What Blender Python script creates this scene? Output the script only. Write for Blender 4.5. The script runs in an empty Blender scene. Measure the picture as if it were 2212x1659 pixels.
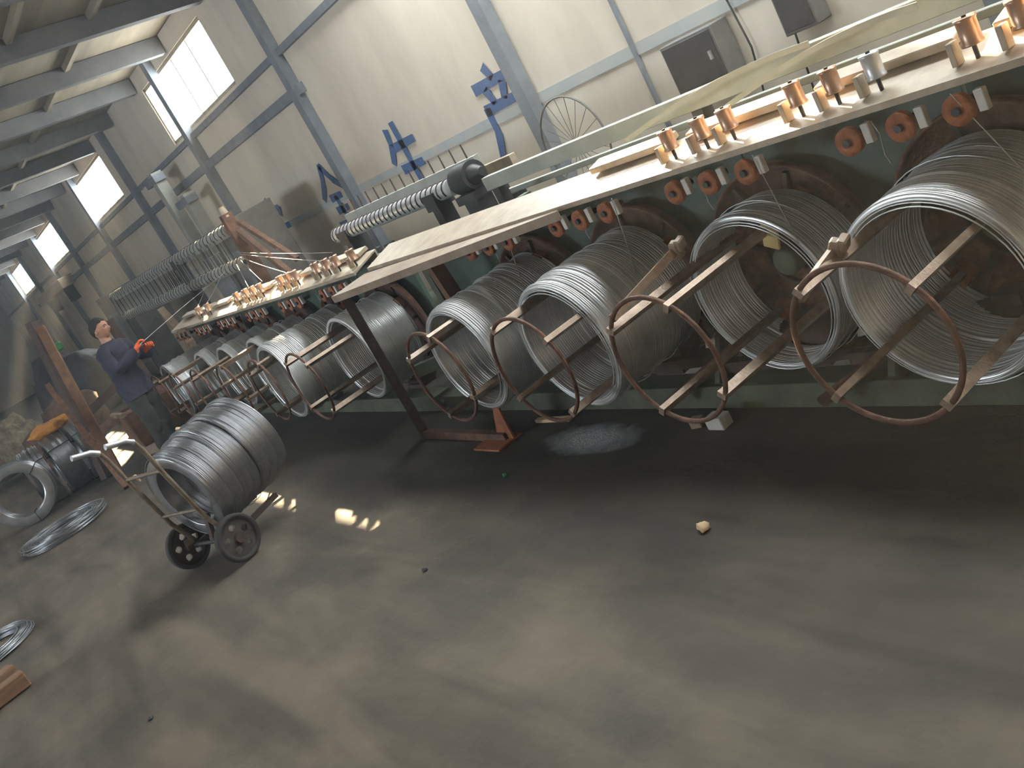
import bpy, bmesh, math, random
from mathutils import Vector, Matrix
random.seed(7)
D = bpy.data
SC = bpy.context.scene
COL = SC.collection
PI = math.pi
R_ = math.radians

# ------------------------------------------------------------------ camera
cam_d = D.cameras.new('camera')
cam_d.sensor_width = 36.0
cam_d.lens = 2100.0 / 2212.0 * 36.0
cam_d.clip_start = 0.05
cam_d.clip_end = 300
cam = D.objects.new('camera', cam_d)
COL.objects.link(cam)
dv = Vector((-1306.0, -70.5, -2100.0)).normalized()      # row direction seen by the camera
rr = R_(29)
pt = math.atan(-(-dv.x * math.sin(rr) + dv.y * math.cos(rr)) / dv.z)
up = Vector((-math.sin(rr) * math.cos(pt), math.cos(rr) * math.cos(pt), math.sin(pt)))
ax = -dv
ay = up.cross(ax)
M = Matrix((ax, ay, up)).to_4x4()
M.translation = Vector((0, 0, 1.7))
cam.matrix_world = M
SC.camera = cam

# ------------------------------------------------------------------ sky, sun, exposure
world = D.worlds.new('sky')
SC.world = world
world.use_nodes = True
bgn = world.node_tree.nodes['Background']
bgn.inputs[0].default_value = (0.78, 0.885, 1.0, 1)
bgn.inputs[1].default_value = 26.0
sun_d = D.lights.new('sun', 'SUN')
sun_d.energy = 90
sun_d.angle = R_(0.6)
sun_d.color = (1.0, 0.80, 0.52)
sun = D.objects.new('sun', sun_d)
COL.objects.link(sun)
SUND = Vector((2.0, -1.0, -1.06)).normalized()          # low sun behind the wall
sun.rotation_euler = SUND.to_track_quat('-Z', 'Y').to_euler()
SC.view_settings.view_transform = 'Standard'
SC.view_settings.look = 'None'
SC.view_settings.gamma = 1
SC.view_settings.use_curve_mapping = False
SC.view_settings.exposure = 0.0
SC.cycles.use_denoising = True
SC.cycles.max_bounces = 8
SC.cycles.diffuse_bounces = 4
SC.cycles.transparent_max_bounces = 12
SC.cycles.sample_clamp_indirect = 6

def portal(loc, rot, sx, sy):
    l = D.lights.new('sky_opening', 'AREA')
    l.shape = 'RECTANGLE'; l.size = sx; l.size_y = sy
    l.cycles.is_portal = True
    o = D.objects.new('sky_opening', l); COL.objects.link(o)
    o.location = loc; o.rotation_euler = rot

# ------------------------------------------------------------------ materials
def mat(name, c1, c2=None, rough=0.6, metal=0.0, scale=6.0, bump=0.0, bscale=None, detail=6, stretch=(1, 1, 1), coat=0.0, c3=None):
    m = D.materials.new(name); m.use_nodes = True
    nt = m.node_tree; b = nt.nodes['Principled BSDF']
    b.inputs['Roughness'].default_value = rough
    b.inputs['Metallic'].default_value = metal
    if coat: b.inputs['Coat Weight'].default_value = coat
    if c2 is None:
        c2 = tuple(x * 0.75 for x in c1)
    tc = nt.nodes.new('ShaderNodeTexCoord'); mp = nt.nodes.new('ShaderNodeMapping')
    mp.inputs['Scale'].default_value = stretch
    nt.links.new(tc.outputs['Object'], mp.inputs['Vector'])
    n = nt.nodes.new('ShaderNodeTexNoise'); n.inputs['Scale'].default_value = scale; n.inputs['Detail'].default_value = detail
    n.inputs['Roughness'].default_value = 0.62
    nt.links.new(mp.outputs[0], n.inputs['Vector'])
    r = nt.nodes.new('ShaderNodeValToRGB')
    r.color_ramp.elements[0].position = 0.33; r.color_ramp.elements[1].position = 0.68
    r.color_ramp.elements[0].color = (*c2, 1); r.color_ramp.elements[1].color = (*c1, 1)
    if c3:
        e = r.color_ramp.elements.new(0.5); e.color = (*c3, 1)
    nt.links.new(n.outputs['Fac'], r.inputs[0]); nt.links.new(r.outputs[0], b.inputs['Base Color'])
    if bump:
        n2 = nt.nodes.new('ShaderNodeTexNoise'); n2.inputs['Scale'].default_value = bscale or scale * 4; n2.inputs['Detail'].default_value = 5
        nt.links.new(mp.outputs[0], n2.inputs['Vector'])
        bp = nt.nodes.new('ShaderNodeBump'); bp.inputs['Strength'].default_value = bump; bp.inputs['Distance'].default_value = 0.01
        nt.links.new(n2.outputs['Fac'], bp.inputs['Height']); nt.links.new(bp.outputs[0], b.inputs['Normal'])
    return m

def concrete_floor():
    m = mat('floor_concrete', (0.168, 0.135, 0.096), (0.080, 0.067, 0.052), 0.78, 0, 1.1, 0.35, 22, 9, c3=(0.132, 0.105, 0.075))
    nt = m.node_tree; b = nt.nodes['Principled BSDF']
    tc = nt.nodes.new('ShaderNodeTexCoord')
    # broad dark oil stains and fine streaks of wear along the aisle
    mp = nt.nodes.new('ShaderNodeMapping'); mp.inputs['Scale'].default_value = (0.5, 2.4, 1)
    nt.links.new(tc.outputs['Object'], mp.inputs[0])
    n = nt.nodes.new('ShaderNodeTexNoise'); n.inputs['Scale'].default_value = 1.3; n.inputs['Detail'].default_value = 8; n.inputs['Distortion'].default_value = 0.5
    nt.links.new(mp.outputs[0], n.inputs['Vector'])
    r = nt.nodes.new('ShaderNodeValToRGB'); r.color_ramp.elements[0].position = 0.38; r.color_ramp.elements[1].position = 0.60
    r.color_ramp.elements[0].color = (0.40, 0.39, 0.40, 1); r.color_ramp.elements[1].color = (1, 1, 1, 1)
    nt.links.new(n.outputs['Fac'], r.inputs[0])
    mix = nt.nodes.new('ShaderNodeMixRGB'); mix.blend_type = 'MULTIPLY'; mix.inputs[0].default_value = 0.8
    src = b.inputs['Base Color'].links[0].from_socket
    nt.links.new(src, mix.inputs[1]); nt.links.new(r.outputs[0], mix.inputs[2]); nt.links.new(mix.outputs[0], b.inputs['Base Color'])
    # shade in front of the machines deepened in the floor colour, ragged edge
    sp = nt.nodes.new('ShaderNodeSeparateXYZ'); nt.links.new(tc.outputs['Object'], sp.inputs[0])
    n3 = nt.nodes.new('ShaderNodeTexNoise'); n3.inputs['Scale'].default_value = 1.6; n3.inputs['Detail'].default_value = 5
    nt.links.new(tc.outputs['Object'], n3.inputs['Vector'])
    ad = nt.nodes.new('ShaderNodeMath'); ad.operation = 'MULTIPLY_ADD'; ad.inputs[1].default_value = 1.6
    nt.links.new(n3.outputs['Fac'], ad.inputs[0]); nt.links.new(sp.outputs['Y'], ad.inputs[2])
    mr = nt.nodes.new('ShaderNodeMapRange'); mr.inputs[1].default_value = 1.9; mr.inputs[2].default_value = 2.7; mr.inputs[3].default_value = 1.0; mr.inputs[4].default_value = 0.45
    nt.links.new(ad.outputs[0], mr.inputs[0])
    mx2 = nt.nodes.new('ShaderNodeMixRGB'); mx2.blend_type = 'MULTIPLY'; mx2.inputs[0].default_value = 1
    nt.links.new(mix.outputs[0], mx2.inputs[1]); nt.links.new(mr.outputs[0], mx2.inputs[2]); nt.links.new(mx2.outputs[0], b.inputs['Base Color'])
    return m

def powder_mat():
    m = mat('spilled_powder', (0.50, 0.51, 0.53), (0.38, 0.39, 0.41), 0.95, 0, 22, 0.5)
    nt = m.node_tree; b = nt.nodes['Principled BSDF']
    tc = nt.nodes.new('ShaderNodeTexCoord'); mp = nt.nodes.new('ShaderNodeMapping'); mp.inputs['Scale'].default_value = (1 / .44, 1 / .17, 0)
    ln = nt.nodes.new('ShaderNodeVectorMath'); ln.operation = 'LENGTH'; n = nt.nodes.new('ShaderNodeTexNoise'); n.inputs['Scale'].default_value = 14
    nt.links.new(tc.outputs['Object'], mp.inputs[0]); nt.links.new(mp.outputs[0], ln.inputs[0]); nt.links.new(tc.outputs['Object'], n.inputs['Vector'])
    ad = nt.nodes.new('ShaderNodeMath'); ad.operation = 'MULTIPLY_ADD'; ad.inputs[1].default_value = .5
    nt.links.new(n.outputs['Fac'], ad.inputs[0]); nt.links.new(ln.outputs['Value'], ad.inputs[2])
    mr = nt.nodes.new('ShaderNodeMapRange'); mr.inputs[1].default_value = .55; mr.inputs[2].default_value = 1.15; mr.inputs[3].default_value = 1; mr.inputs[4].default_value = 0
    nt.links.new(ad.outputs[0], mr.inputs[0]); nt.links.new(mr.outputs[0], b.inputs['Alpha'])
    return m

def glass_mat():
    m = D.materials.new('dusty_glass'); m.use_nodes = True
    nt = m.node_tree; nt.nodes.clear()
    o = nt.nodes.new('ShaderNodeOutputMaterial'); t = nt.nodes.new('ShaderNodeBsdfTransparent'); tl = nt.nodes.new('ShaderNodeBsdfTranslucent')
    t.inputs[0].default_value = (1, 0.99, 0.95, 1)
    mx = nt.nodes.new('ShaderNodeMixShader')
    n = nt.nodes.new('ShaderNodeTexNoise'); n.inputs['Scale'].default_value = 3
    r = nt.nodes.new('ShaderNodeMapRange'); r.inputs[3].default_value = 0.06; r.inputs[4].default_value = 0.22
    nt.links.new(n.outputs['Fac'], r.inputs[0]); nt.links.new(r.outputs[0], mx.inputs[0])
    nt.links.new(t.outputs[0], mx.inputs[1]); nt.links.new(tl.outputs[0], mx.inputs[2]); nt.links.new(mx.outputs[0], o.inputs[0])
    return m

MT = dict(
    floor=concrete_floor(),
    wall=mat('wall_plaster', (0.78, 0.70, 0.585), (0.61, 0.545, 0.45), 0.9, 0, 1.3, 0.25, 18, 8, stretch=(1, 1, 0.35)),
    ceil=mat('roof_board', (0.27, 0.225, 0.155), (0.16, 0.135, 0.10), 0.9, 0, 1.6, 0.2, stretch=(0.4, 2, 1)),
    steel_blue=mat('steel_blue_grey', (0.24, 0.27, 0.31), (0.17, 0.19, 0.22), 0.6, 0.1, 5),
    rafter=mat('rafter_grey', (0.13, 0.125, 0.12), (0.08, 0.08, 0.085), 0.75, 0, 4),
    blue_paint=mat('blue_wall_paint', (0.045, 0.10, 0.26), (0.09, 0.16, 0.32), 0.8, 0, 30),
    blue_band=mat('pale_blue_band', (0.40, 0.45, 0.47), (0.50, 0.50, 0.46), 0.85, 0, 3),
    glass=glass_mat(),
    winframe=mat('window_frame_paint', (0.45, 0.40, 0.30), (0.30, 0.27, 0.2), 0.6, 0, 8),
    green=mat('machine_green', (0.085, 0.135, 0.095), (0.045, 0.07, 0.055), 0.55, 0, 4, 0.15, c3=(0.07, 0.105, 0.078)),
    green_dirty=mat('base_green_dirty', (0.11, 0.125, 0.075), (0.06, 0.06, 0.045), 0.7, 0, 5, 0.3, c3=(0.085, 0.095, 0.06)),
    cream=mat('cream_beam_paint', (0.50, 0.42, 0.31), (0.34, 0.27, 0.20), 0.42, 0, 9, 0.15),
    tan=mat('tan_steel', (0.34, 0.26, 0.19), (0.22, 0.15, 0.10), 0.5, 0.1, 7, 0.2),
    rust=mat('rust_brown', (0.20, 0.095, 0.055), (0.09, 0.045, 0.032), 0.72, 0.15, 14, 0.5, c3=(0.13, 0.065, 0.042)),
    rust_dark=mat('rust_dark', (0.10, 0.06, 0.045), (0.05, 0.035, 0.03), 0.75, 0.15, 12, 0.5),
    rust_orange=mat('rust_orange', (0.40, 0.135, 0.05), (0.22, 0.075, 0.035), 0.75, 0.05, 16, 0.5),
    orange_steel=mat('orange_primer', (0.22, 0.105, 0.05), (0.11, 0.058, 0.035), 0.7, 0, 7, 0.3),
    arm=mat('arm_steel', (0.38, 0.29, 0.22), (0.20, 0.13, 0.09), 0.42, 0.4, 18, 0.2),
    wire=mat('galvanised_wire', (0.93, 0.94, 0.94), (0.74, 0.76, 0.77), 0.33, 0.62, 9, 0.0, stretch=(1, 1, 1)),
    wire_dark=mat('drawn_wire', (0.46, 0.47, 0.49), (0.30, 0.31, 0.33), 0.3, 0.8, 8),
    wire_line=mat('single_wire', (0.75, 0.76, 0.76), (0.6, 0.6, 0.6), 0.28, 0.9, 9),
    galv=mat('galvanised_steel', (0.42, 0.43, 0.39), (0.32, 0.33, 0.30), 0.6, 0.15, 6),
    roller=mat('pale_roller', (0.50, 0.50, 0.46), (0.38, 0.38, 0.35), 0.4, 0.3, 8),
    bright=mat('bright_aluminium', (0.78, 0.80, 0.82), (0.6, 0.62, 0.65), 0.35, 0.5, 12),
    copper=mat('copper_brown_roller', (0.64, 0.43, 0.31), (0.48, 0.29, 0.20), 0.35, 0.6, 22),
    white=mat('white_block', (0.66, 0.64, 0.60), (0.5, 0.48, 0.45), 0.6, 0, 12),
    powder=powder_mat(),
    dark=mat('dark_steel', (0.055, 0.055, 0.06), (0.03, 0.03, 0.032), 0.6, 0.3, 6),
    rubber=mat('wheel_rubber', (0.045, 0.040, 0.038), (0.028, 0.025, 0.025), 0.75, 0, 12),
    wheel=mat('cast_wheel', (0.085, 0.065, 0.058), (0.05, 0.04, 0.036), 0.6, 0.2, 10, 0.2),
    truck=mat('truck_frame_paint', (0.27, 0.23, 0.165), (0.14, 0.095, 0.065), 0.5, 0.3, 12, 0.2),
    grip=mat('grip_steel', (0.60, 0.60, 0.62), (0.42, 0.42, 0.44), 0.35, 0.6, 14),
    navy=mat('navy_cloth', (0.035, 0.036, 0.062), (0.020, 0.021, 0.036), 0.9, 0, 9, 0.4, 14),
    trouser=mat('dark_green_trousers', (0.040, 0.046, 0.038), (0.022, 0.025, 0.022), 0.9, 0, 8, 0.4, 14),
    skin=mat('skin', (0.46, 0.25, 0.16), (0.38, 0.19, 0.12), 0.55, 0, 10),
    hair=mat('black_hair', (0.018, 0.016, 0.015), (0.01, 0.01, 0.01), 0.6, 0, 40, 0.5),
    orange_glove=mat('orange_glove', (0.85, 0.16, 0.045), (0.62, 0.10, 0.03), 0.75, 0, 12, 0.3),
    orange_cloth=mat('orange_sacking', (0.66, 0.29, 0.06), (0.42, 0.17, 0.04), 0.9, 0, 20, 0.7),
    scrap=mat('scrap_sacking', (0.30, 0.25, 0.17), (0.10, 0.07, 0.05), 0.9, 0, 9, 0.6),
    scrap_rust=mat('scrap_rust', (0.18, 0.10, 0.07), (0.07, 0.05, 0.04), 0.9, 0, 9, 0.6),
    wood=mat('timber', (0.27, 0.155, 0.085), (0.15, 0.085, 0.05), 0.8, 0, 12, 0.4, stretch=(0.3, 3, 3)),
    tag=mat('paper_tag', (0.80, 0.58, 0.34), (0.7, 0.5, 0.3), 0.8, 0, 12),
    yellow=mat('yellow_tag', (0.75, 0.58, 0.24), (0.6, 0.45, 0.2), 0.7, 0, 12),
    leaf=mat('green_plastic', (0.04, 0.30, 0.08), (0.03, 0.2, 0.05), 0.5, 0, 12),
    plug=mat('electric_box_grey', (0.17, 0.165, 0.16), (0.12, 0.115, 0.11), 0.6, 0, 6),
)

# ------------------------------------------------------------------ mesh helpers
class MB:
    def __init__(s): s.v = []; s.f = []; s.smooth = []
    def add(s, vs, fs, smooth=False):
        o = len(s.v); s.v += [tuple(v) for v in vs]
        s.f += [tuple(i + o for i in f) for f in fs]; s.smooth += [smooth] * len(fs)
    def box(s, c, d, rot=None, taper=None):
        x, y, z = d[0] / 2, d[1] / 2, d[2] / 2
        vs = []
        for sx, sy, sz in ((-1,-1,-1),(1,-1,-1),(1,1,-1),(-1,1,-1),(-1,-1,1),(1,-1,1),(1,1,1),(-1,1,1)):
            t = taper if (taper and sz > 0) else 1
            v = Vector((sx * x * t, sy * y * t, sz * z))
            if rot: v = rot @ v
            vs.append(v + Vector(c))
        s.add(vs, [(0,3,2,1),(4,5,6,7),(0,1,5,4),(1,2,6,5),(2,3,7,6),(3,0,4,7)])
    def beam(s, p, q, w, h, upv=(0, 0, 1)):
        p, q = Vector(p), Vector(q); d = q - p; L = d.length; d.normalize()
        u = Vector(upv); sd = d.cross(u)
        if sd.length < 1e-4: sd = d.cross(Vector((1, 0, 0)))
        sd.normalize(); u = sd.cross(d)
        vs = []
        for base in (p, q):
            for a, b in ((-1,-1),(1,-1),(1,1),(-1,1)): vs.append(base + sd * (a * w / 2) + u * (b * h / 2))
        s.add(vs, [(3,2,1,0),(4,5,6,7),(0,1,5,4),(1,2,6,5),(2,3,7,6),(3,0,4,7)])
    def cyl(s, p, q, r, r2=None, n=16, caps=True):
        p, q = Vector(p), Vector(q); d = (q - p).normalized(); r2 = r if r2 is None else r2
        u = d.orthogonal().normalized(); w = d.cross(u); vs = []
        for base, rad in ((p, r), (q, r2)):
            for i in range(n):
                a = 2 * PI * i / n; vs.append(base + u * math.cos(a) * rad + w * math.sin(a) * rad)
        s.add(vs, [(i, (i + 1) % n, n + (i + 1) % n, n + i) for i in range(n)], True)
        if caps: s.add(vs, [tuple(range(n - 1, -1, -1)), tuple(range(n, 2 * n))])
    def tube(s, pts, r, n=8, closed=False):
        pts = [Vector(p) for p in pts]; N = len(pts); vs = []
        prev = None
        for i, p in enumerate(pts):
            if closed: t = pts[(i + 1) % N] - pts[i - 1]
            else: t = pts[min(i + 1, N - 1)] - pts[max(i - 1, 0)]
            t.normalize()
            if prev is None: u = t.orthogonal().normalized()
            else:
                u = prev - t * prev.dot(t)
                u = u.normalized() if u.length > 1e-5 else t.orthogonal().normalized()
            prev = u; w = t.cross(u); rad = r[i] if isinstance(r, (list, tuple)) else r
            for k in range(n):
                a = 2 * PI * k / n; vs.append(p + (u * math.cos(a) + w * math.sin(a)) * rad)
        fs = []
        for i in range(N if closed else N - 1):
            j = (i + 1) % N
            for k in range(n): fs.append((i * n + k, i * n + (k + 1) % n, j * n + (k + 1) % n, j * n + k))
        s.add(vs, fs, True)
        if not closed: s.add(vs, [tuple(range(n - 1, -1, -1)), tuple(range((N - 1) * n, N * n))])
    def lathe(s, prof, n=32, axis='Y', smooth=True, closed=True):
        # prof: list of (radius, along, ox, oz)
        vs = []
        for q in prof:
            r, t = q[0], q[1]; ox, oz = (q[2], q[3]) if len(q) > 2 else (0, 0)
            for i in range(n):
                a = 2 * PI * i / n; c, d = r * math.cos(a) + ox, r * math.sin(a) + oz
                vs.append((c, t, d) if axis == 'Y' else ((t, c, d) if axis == 'X' else (c, d, t)))
        N = len(prof); fs = []
        for i in range(N if closed else N - 1):
            j = (i + 1) % N
            for k in range(n):
                q = (i * n + k, j * n + k, j * n + (k + 1) % n, i * n + (k + 1) % n)
                fs.append(q if axis != 'Z' else q[::-1])
        s.add(vs, fs, smooth)
    def ngon(s, pts, th, nrm):
        nrm = Vector(nrm); n = len(pts); a = [Vector(p) for p in pts]; b = [p + nrm * th for p in a]
        s.add(a + b, [tuple(range(n - 1, -1, -1)), tuple(range(n, 2 * n))] + [(i, (i + 1) % n, n + (i + 1) % n, n + i) for i in range(n)])
    def mesh(s, name, m, bevel=0):
        me = D.meshes.new(name); me.from_pydata(s.v, [], s.f); me.materials.append(MT[m] if isinstance(m, str) else m)
        me.polygons.foreach_set('use_smooth', s.smooth); me.update()
        bm = bmesh.new(); bm.from_mesh(me); bmesh.ops.recalc_face_normals(bm, faces=bm.faces)
        if bevel: bmesh.ops.bevel(bm, geom=bm.edges[:], offset=bevel, segments=1, affect='EDGES', clamp_overlap=True)
        bm.to_mesh(me); bm.free()
        return me
    def build(s, name, m, parent=None, loc=None, bevel=0, rot=None):
        o = D.objects.new(name, s.mesh(name, m, bevel)); COL.objects.link(o)
        if parent: o.parent = parent
        if loc: o.location = loc
        if rot: o.rotation_euler = rot
        return o

def inst(name, me, parent=None, loc=(0, 0, 0), rot=(0, 0, 0), scale=None):
    o = D.objects.new(name, me); COL.objects.link(o); o.parent = parent; o.location = loc; o.rotation_euler = rot
    if scale: o.scale = scale
    return o
def empty(name, label, cat, loc=(0, 0, 0), rz=0, group=None, rot=None):
    o = D.objects.new(name, None); COL.objects.link(o); o.location = loc
    o.rotation_euler = rot if rot else (0, 0, rz); o.empty_display_size = 0.1
    return tag(o, label, cat, group)
def tag(o, label, cat, group=None):
    o['label'] = label; o['category'] = cat
    if group: o['group'] = group
    return o
def struct(o, label=None):
    o['kind'] = 'structure'
    if label: o['label'] = label; 
    return o

# ------------------------------------------------------------------ building shell
WY = 5.3
XL, XR, YF = -46.0, 7.0, -9.0
ZT = 4.55
def roof_z(y): return ZT + 0.075 * (WY - y)

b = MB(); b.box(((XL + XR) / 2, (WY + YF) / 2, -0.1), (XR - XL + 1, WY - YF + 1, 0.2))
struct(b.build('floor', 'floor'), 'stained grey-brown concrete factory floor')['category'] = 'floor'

WZ0, WZ1 = 3.34, 4.27
wins = [(-9.20, -4.75), (-0.60, 3.2), (-15.75, -12.40)] + [(-15.75 - 7.55 * k, -12.40 - 7.55 * k) for k in (1, 2, 3)]
wall = MB()
wall.box(((XL + XR) / 2, WY + 0.12, WZ0 / 2), (XR - XL, 0.24, WZ0))
wall.box(((XL + XR) / 2, WY + 0.12, (WZ1 + 4.75) / 2), (XR - XL, 0.24, 4.75 - WZ1))
edges = sorted(wins); x = XL
for a, c in edges + [(XR, XR)]:
    if a - x > 0.01: wall.box(((x + a) / 2, WY + 0.12, (WZ0 + WZ1) / 2), (a - x, 0.24, WZ1 - WZ0))
    x = c
WALL = wall.build('wall_back', 'wall'); struct(WALL, 'long grimy cream plaster wall behind the machines'); WALL['category'] = 'wall'

# windows
for i, (a, c) in enumerate(wins):
    w = c - a; cx = (a + c) / 2; cz = (WZ0 + WZ1) / 2; h = WZ1 - WZ0
    root = MB(); t = 0.05
    root.box((0, 0.06, -h / 2 + t / 2), (w, 0.08, t)); root.box((0, 0.06, h / 2 - t / 2), (w, 0.08, t))
    root.box((-w / 2 + t / 2, 0.06, 0), (t, 0.08, h)); root.box((w / 2 - t / 2, 0.06, 0), (t, 0.08, h))
    wo = root.build('window_%d' % (i + 1), 'winframe', None, (cx, WY, cz)); struct(wo, 'high band window blown out by daylight'); wo['category'] = 'window'
    n = 4; pw = (w - 2 * t) / n
    for k in range(n):
        p = MB(); p.box((0, 0, 0), (pw - 0.03, 0.006, h - 2 * t)); p.build('pane', 'glass', wo, (-w / 2 + t + pw * (k + 0.5), 0.07, 0))
        if k:
            p = MB(); p.box((0, 0, 0), (0.035, 0.05, h - 2 * t)); p.build('mullion', 'winframe', wo, (-w / 2 + t + pw * k, 0.06, 0))
    portal((cx, WY + 0.30, cz), (R_(-90), 0, 0), w, h)

def pilaster(x, w=0.20, d=0.12, z1=4.5):
    p = MB(); p.box((0, 0, z1 / 2), (w, d, z1)); p.build('pilaster', 'steel_blue', WALL, (x, WY - d / 2 - 0.003, 0))
for x in (-6.95, -10.85, -15.0 + 0.2, -18.9, -22.9, -26.8, -30.6, -34.5, -38.5, -2.9): pilaster(x, 0.15 if x > -12 else 0.18)
for x in (-5.58,): pilaster(x, 0.03, 0.03, 3.5)
g = MB(); g.box((0, 0, 0), (XR - XL - 0.2, 0.06, 0.08)); g.build('wall_girt', 'steel_blue', WALL, ((XL + XR) / 2, WY - 0.035, 3.24))
g = MB(); g.box((0, 0, 0), (26, 0.08, 0.12)); g.build('wall_girt', 'steel_blue', WALL, (-23.7, WY - 0.045, 2.78))
g = MB(); g.box((0, 0, 0), (27, 0.006, 0.09)); g.build('painted_band', 'blue_band', WALL, (-5.5 - 1.5, WY - 0.006, 1.47), bevel=0)

# blue brushed characters (safe production slogan): an quan sheng chan
STROKES = {
 'an': [[(.5,1),(.53,.86)], [(.12,.80),(.10,.66)], [(.12,.78),(.88,.78),(.80,.64)], [(.48,.70),(.34,.40),(.72,.05)], [(.68,.52),(.52,.20),(.18,.0)], [(.06,.42),(.94,.42)]],
 'quan': [[(.5,1),(.30,.72),(.05,.52)], [(.5,1),(.70,.74),(.97,.54)], [(.30,.48),(.70,.48)], [(.30,.26),(.70,.26)], [(.5,.48),(.5,.02)], [(.12,.02),(.88,.02)]],
 'sheng': [[(.28,.95),(.22,.72),(.06,.52)], [(.22,.70),(.86,.70)], [(.52,1),(.52,.03)], [(.22,.38),(.80,.38)], [(.06,.03),(.96,.03)]],
 'chan': [[(.48,1),(.54,.88)], [(.12,.83),(.90,.83)], [(.32,.76),(.38,.62)], [(.68,.76),(.60,.62)], [(.16,.56),(.90,.56)], [(.18,.56),(.16,.26),(.02,.0)]],
}
def character(key, x, z0, w, h):
    m = MB()
    for st in STROKES[key]:
        for i in range(len(st) - 1):
            p = Vector((st[i][0] * w, 0, st[i][1] * h)); q = Vector((st[i + 1][0] * w, 0, st[i + 1][1] * h))
            d = (q - p).normalized(); sd = Vector((-d.z, 0, d.x)); wa = 0.054; wb = 0.042
            m.ngon([p - sd * wa - d * .02, q - sd * wb + d * .02, q + sd * wb + d * .02, p + sd * wa - d * .02], 0.002 + 0.0004 * i, (0, -1, 0))
    o = m.build('painted_character', 'blue_paint', WALL, (x - w / 2, WY - 0.0105, z0))
for k, x in (('an', -13.6), ('quan', -11.45), ('sheng', -9.35), ('chan', -7.38)): character(k, x, 1.14, 0.78, 0.78)

# roof
s = MB()
L0 = XR - XL
def roofbox(x0, x1, y0, y1):
    za, zb = roof_z(y0), roof_z(y1)
    s.add([(x0,y0,za),(x1,y0,za),(x1,y1,zb),(x0,y1,zb),(x0,y0,za+.08),(x1,y0,za+.08),(x1,y1,zb+.08),(x0,y1,zb+.08)],
          [(0,1,2,3),(7,6,5,4),(0,4,5,1),(1,5,6,2),(2,6,7,3),(3,7,4,0)])
SKY = [(-4.4, -3.9)]                                            # unseen roof strips in y, added as fill light for the wall
SX0, SX1, SY0, SY1 = -8.5, 0.5, 4.1, 5.0                        # unseen roof light by the wall, added to brighten the coil tops
roofbox(XL, XR, -3.9, SY0); roofbox(XL, XR, SY1, WY + .2); roofbox(XL, SX0, SY0, SY1); roofbox(SX1, XR, SY0, SY1)
portal(((SX0 + SX1) / 2, (SY0 + SY1) / 2, roof_z(4.5) + .25), (0, 0, 0), SX1 - SX0, SY1 - SY0)
roofbox(XL, XR, YF - .2, -4.4)
xs = [XL, -24, -21, -12, -9, -5.5, -3.5, XR]  # every second span is left open as an added fill strip
for i in range(0, len(xs) - 1, 2): roofbox(xs[i], xs[i + 1], -4.4, -3.9)
for i in range(1, len(xs) - 1, 2): portal(((xs[i] + xs[i + 1]) / 2, -4.15, roof_z(-4.15) + .2), (0, 0, 0), xs[i + 1] - xs[i], .5)
CE = s.build('ceiling', 'ceil'); struct(CE, 'low roof of dusty boards'); CE['category'] = 'ceiling'
for k in range(6):
    p = MB(); p.box((0, 0, 0), (1.47, .88, .006)); p.build('added_roof_pane', 'glass', CE, (SX0 + 1.5 * (k + .5), (SY0 + SY1) / 2, roof_z(4.55) + .045))
for i in range(1, len(xs) - 1, 2):
    p = MB(); p.box((0, 0, 0), (xs[i + 1] - xs[i], .5, .006)); p.build('added_roof_pane', 'glass', CE, ((xs[i] + xs[i + 1]) / 2, -4.15, roof_z(-4.15) + .05))
x = -44.0
while x < 6:
    r = MB(); y0, y1 = YF, WY - .02
    r.beam((0, y0, roof_z(y0) - .13), (0, y1, roof_z(y1) - .13), 0.14, 0.24); r.build('rafter', 'rafter', CE, (x, 0, 0))
    x += 2.0
for y in (3.95, 3.0, 1.8, .6, -.6, -1.8, -3.0, -5.2, -6.6):
    r = MB(); r.box((0, 0, 0), (XR - XL - .4, .07, .08)); r.build('purlin', 'ceil', CE, ((XL + XR) / 2, y, roof_z(y) - .041))

w = MB(); w.box((XL - .1, (WY + YF) / 2, 2.9), (.2, WY - YF + .4, 5.8)); o = struct(w.build('wall_left', 'wall'), 'distant end wall of the hall'); o['category'] = 'wall'
w = MB(); w.box((XR + .1, (WY + YF) / 2, 2.9), (.2, WY - YF + .4, 5.8)); o = struct(w.build('wall_right', 'wall'), 'end wall of the hall'); o['category'] = 'wall'
w = MB(); w.box(((XL + XR) / 2, YF - .1, .9), (XR - XL, .2, 1.8)); w.box(((XL + XR) / 2, YF - .1, 4.7), (XR - XL, .2, 2.2))
FW = [(-12, -8)]  # unseen opening added to light the back wall
x = XL
for a, c in FW + [(XR, XR)]:
    w.box(((x + a) / 2, YF - .1, 2.7), (a - x, .2, 1.8)); x = c
o = struct(w.build('wall_front', 'wall'), 'front wall with an added opening for fill light'); o['category'] = 'wall'
for a, c in FW: portal(((a + c) / 2, YF - .3, 2.7), (R_(90), 0, 0), c - a, 1.8)

HAZE = 0.0055
if HAZE:
    hm = D.materials.new('dusty_air'); hm.use_nodes = True; nt = hm.node_tree; nt.nodes.clear()
    o_ = nt.nodes.new('ShaderNodeOutputMaterial'); vs_ = nt.nodes.new('ShaderNodeVolumeScatter')
    vs_.inputs['Density'].default_value = HAZE; vs_.inputs['Anisotropy'].default_value = 0.0; vs_.inputs['Color'].default_value = (.93, .96, 1, 1)
    nt.links.new(vs_.outputs[0], o_.inputs['Volume'])
    hz = MB(); hz.box(((XL + XR) / 2, (WY + YF) / 2, 2.72), (XR - XL - .1, WY - YF - .1, 5.3))
    ho = hz.build('dusty_air', hm); ho['kind'] = 'stuff'; ho['label'] = 'thin dusty haze filling the whole hall'; ho['category'] = 'haze'

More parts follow.
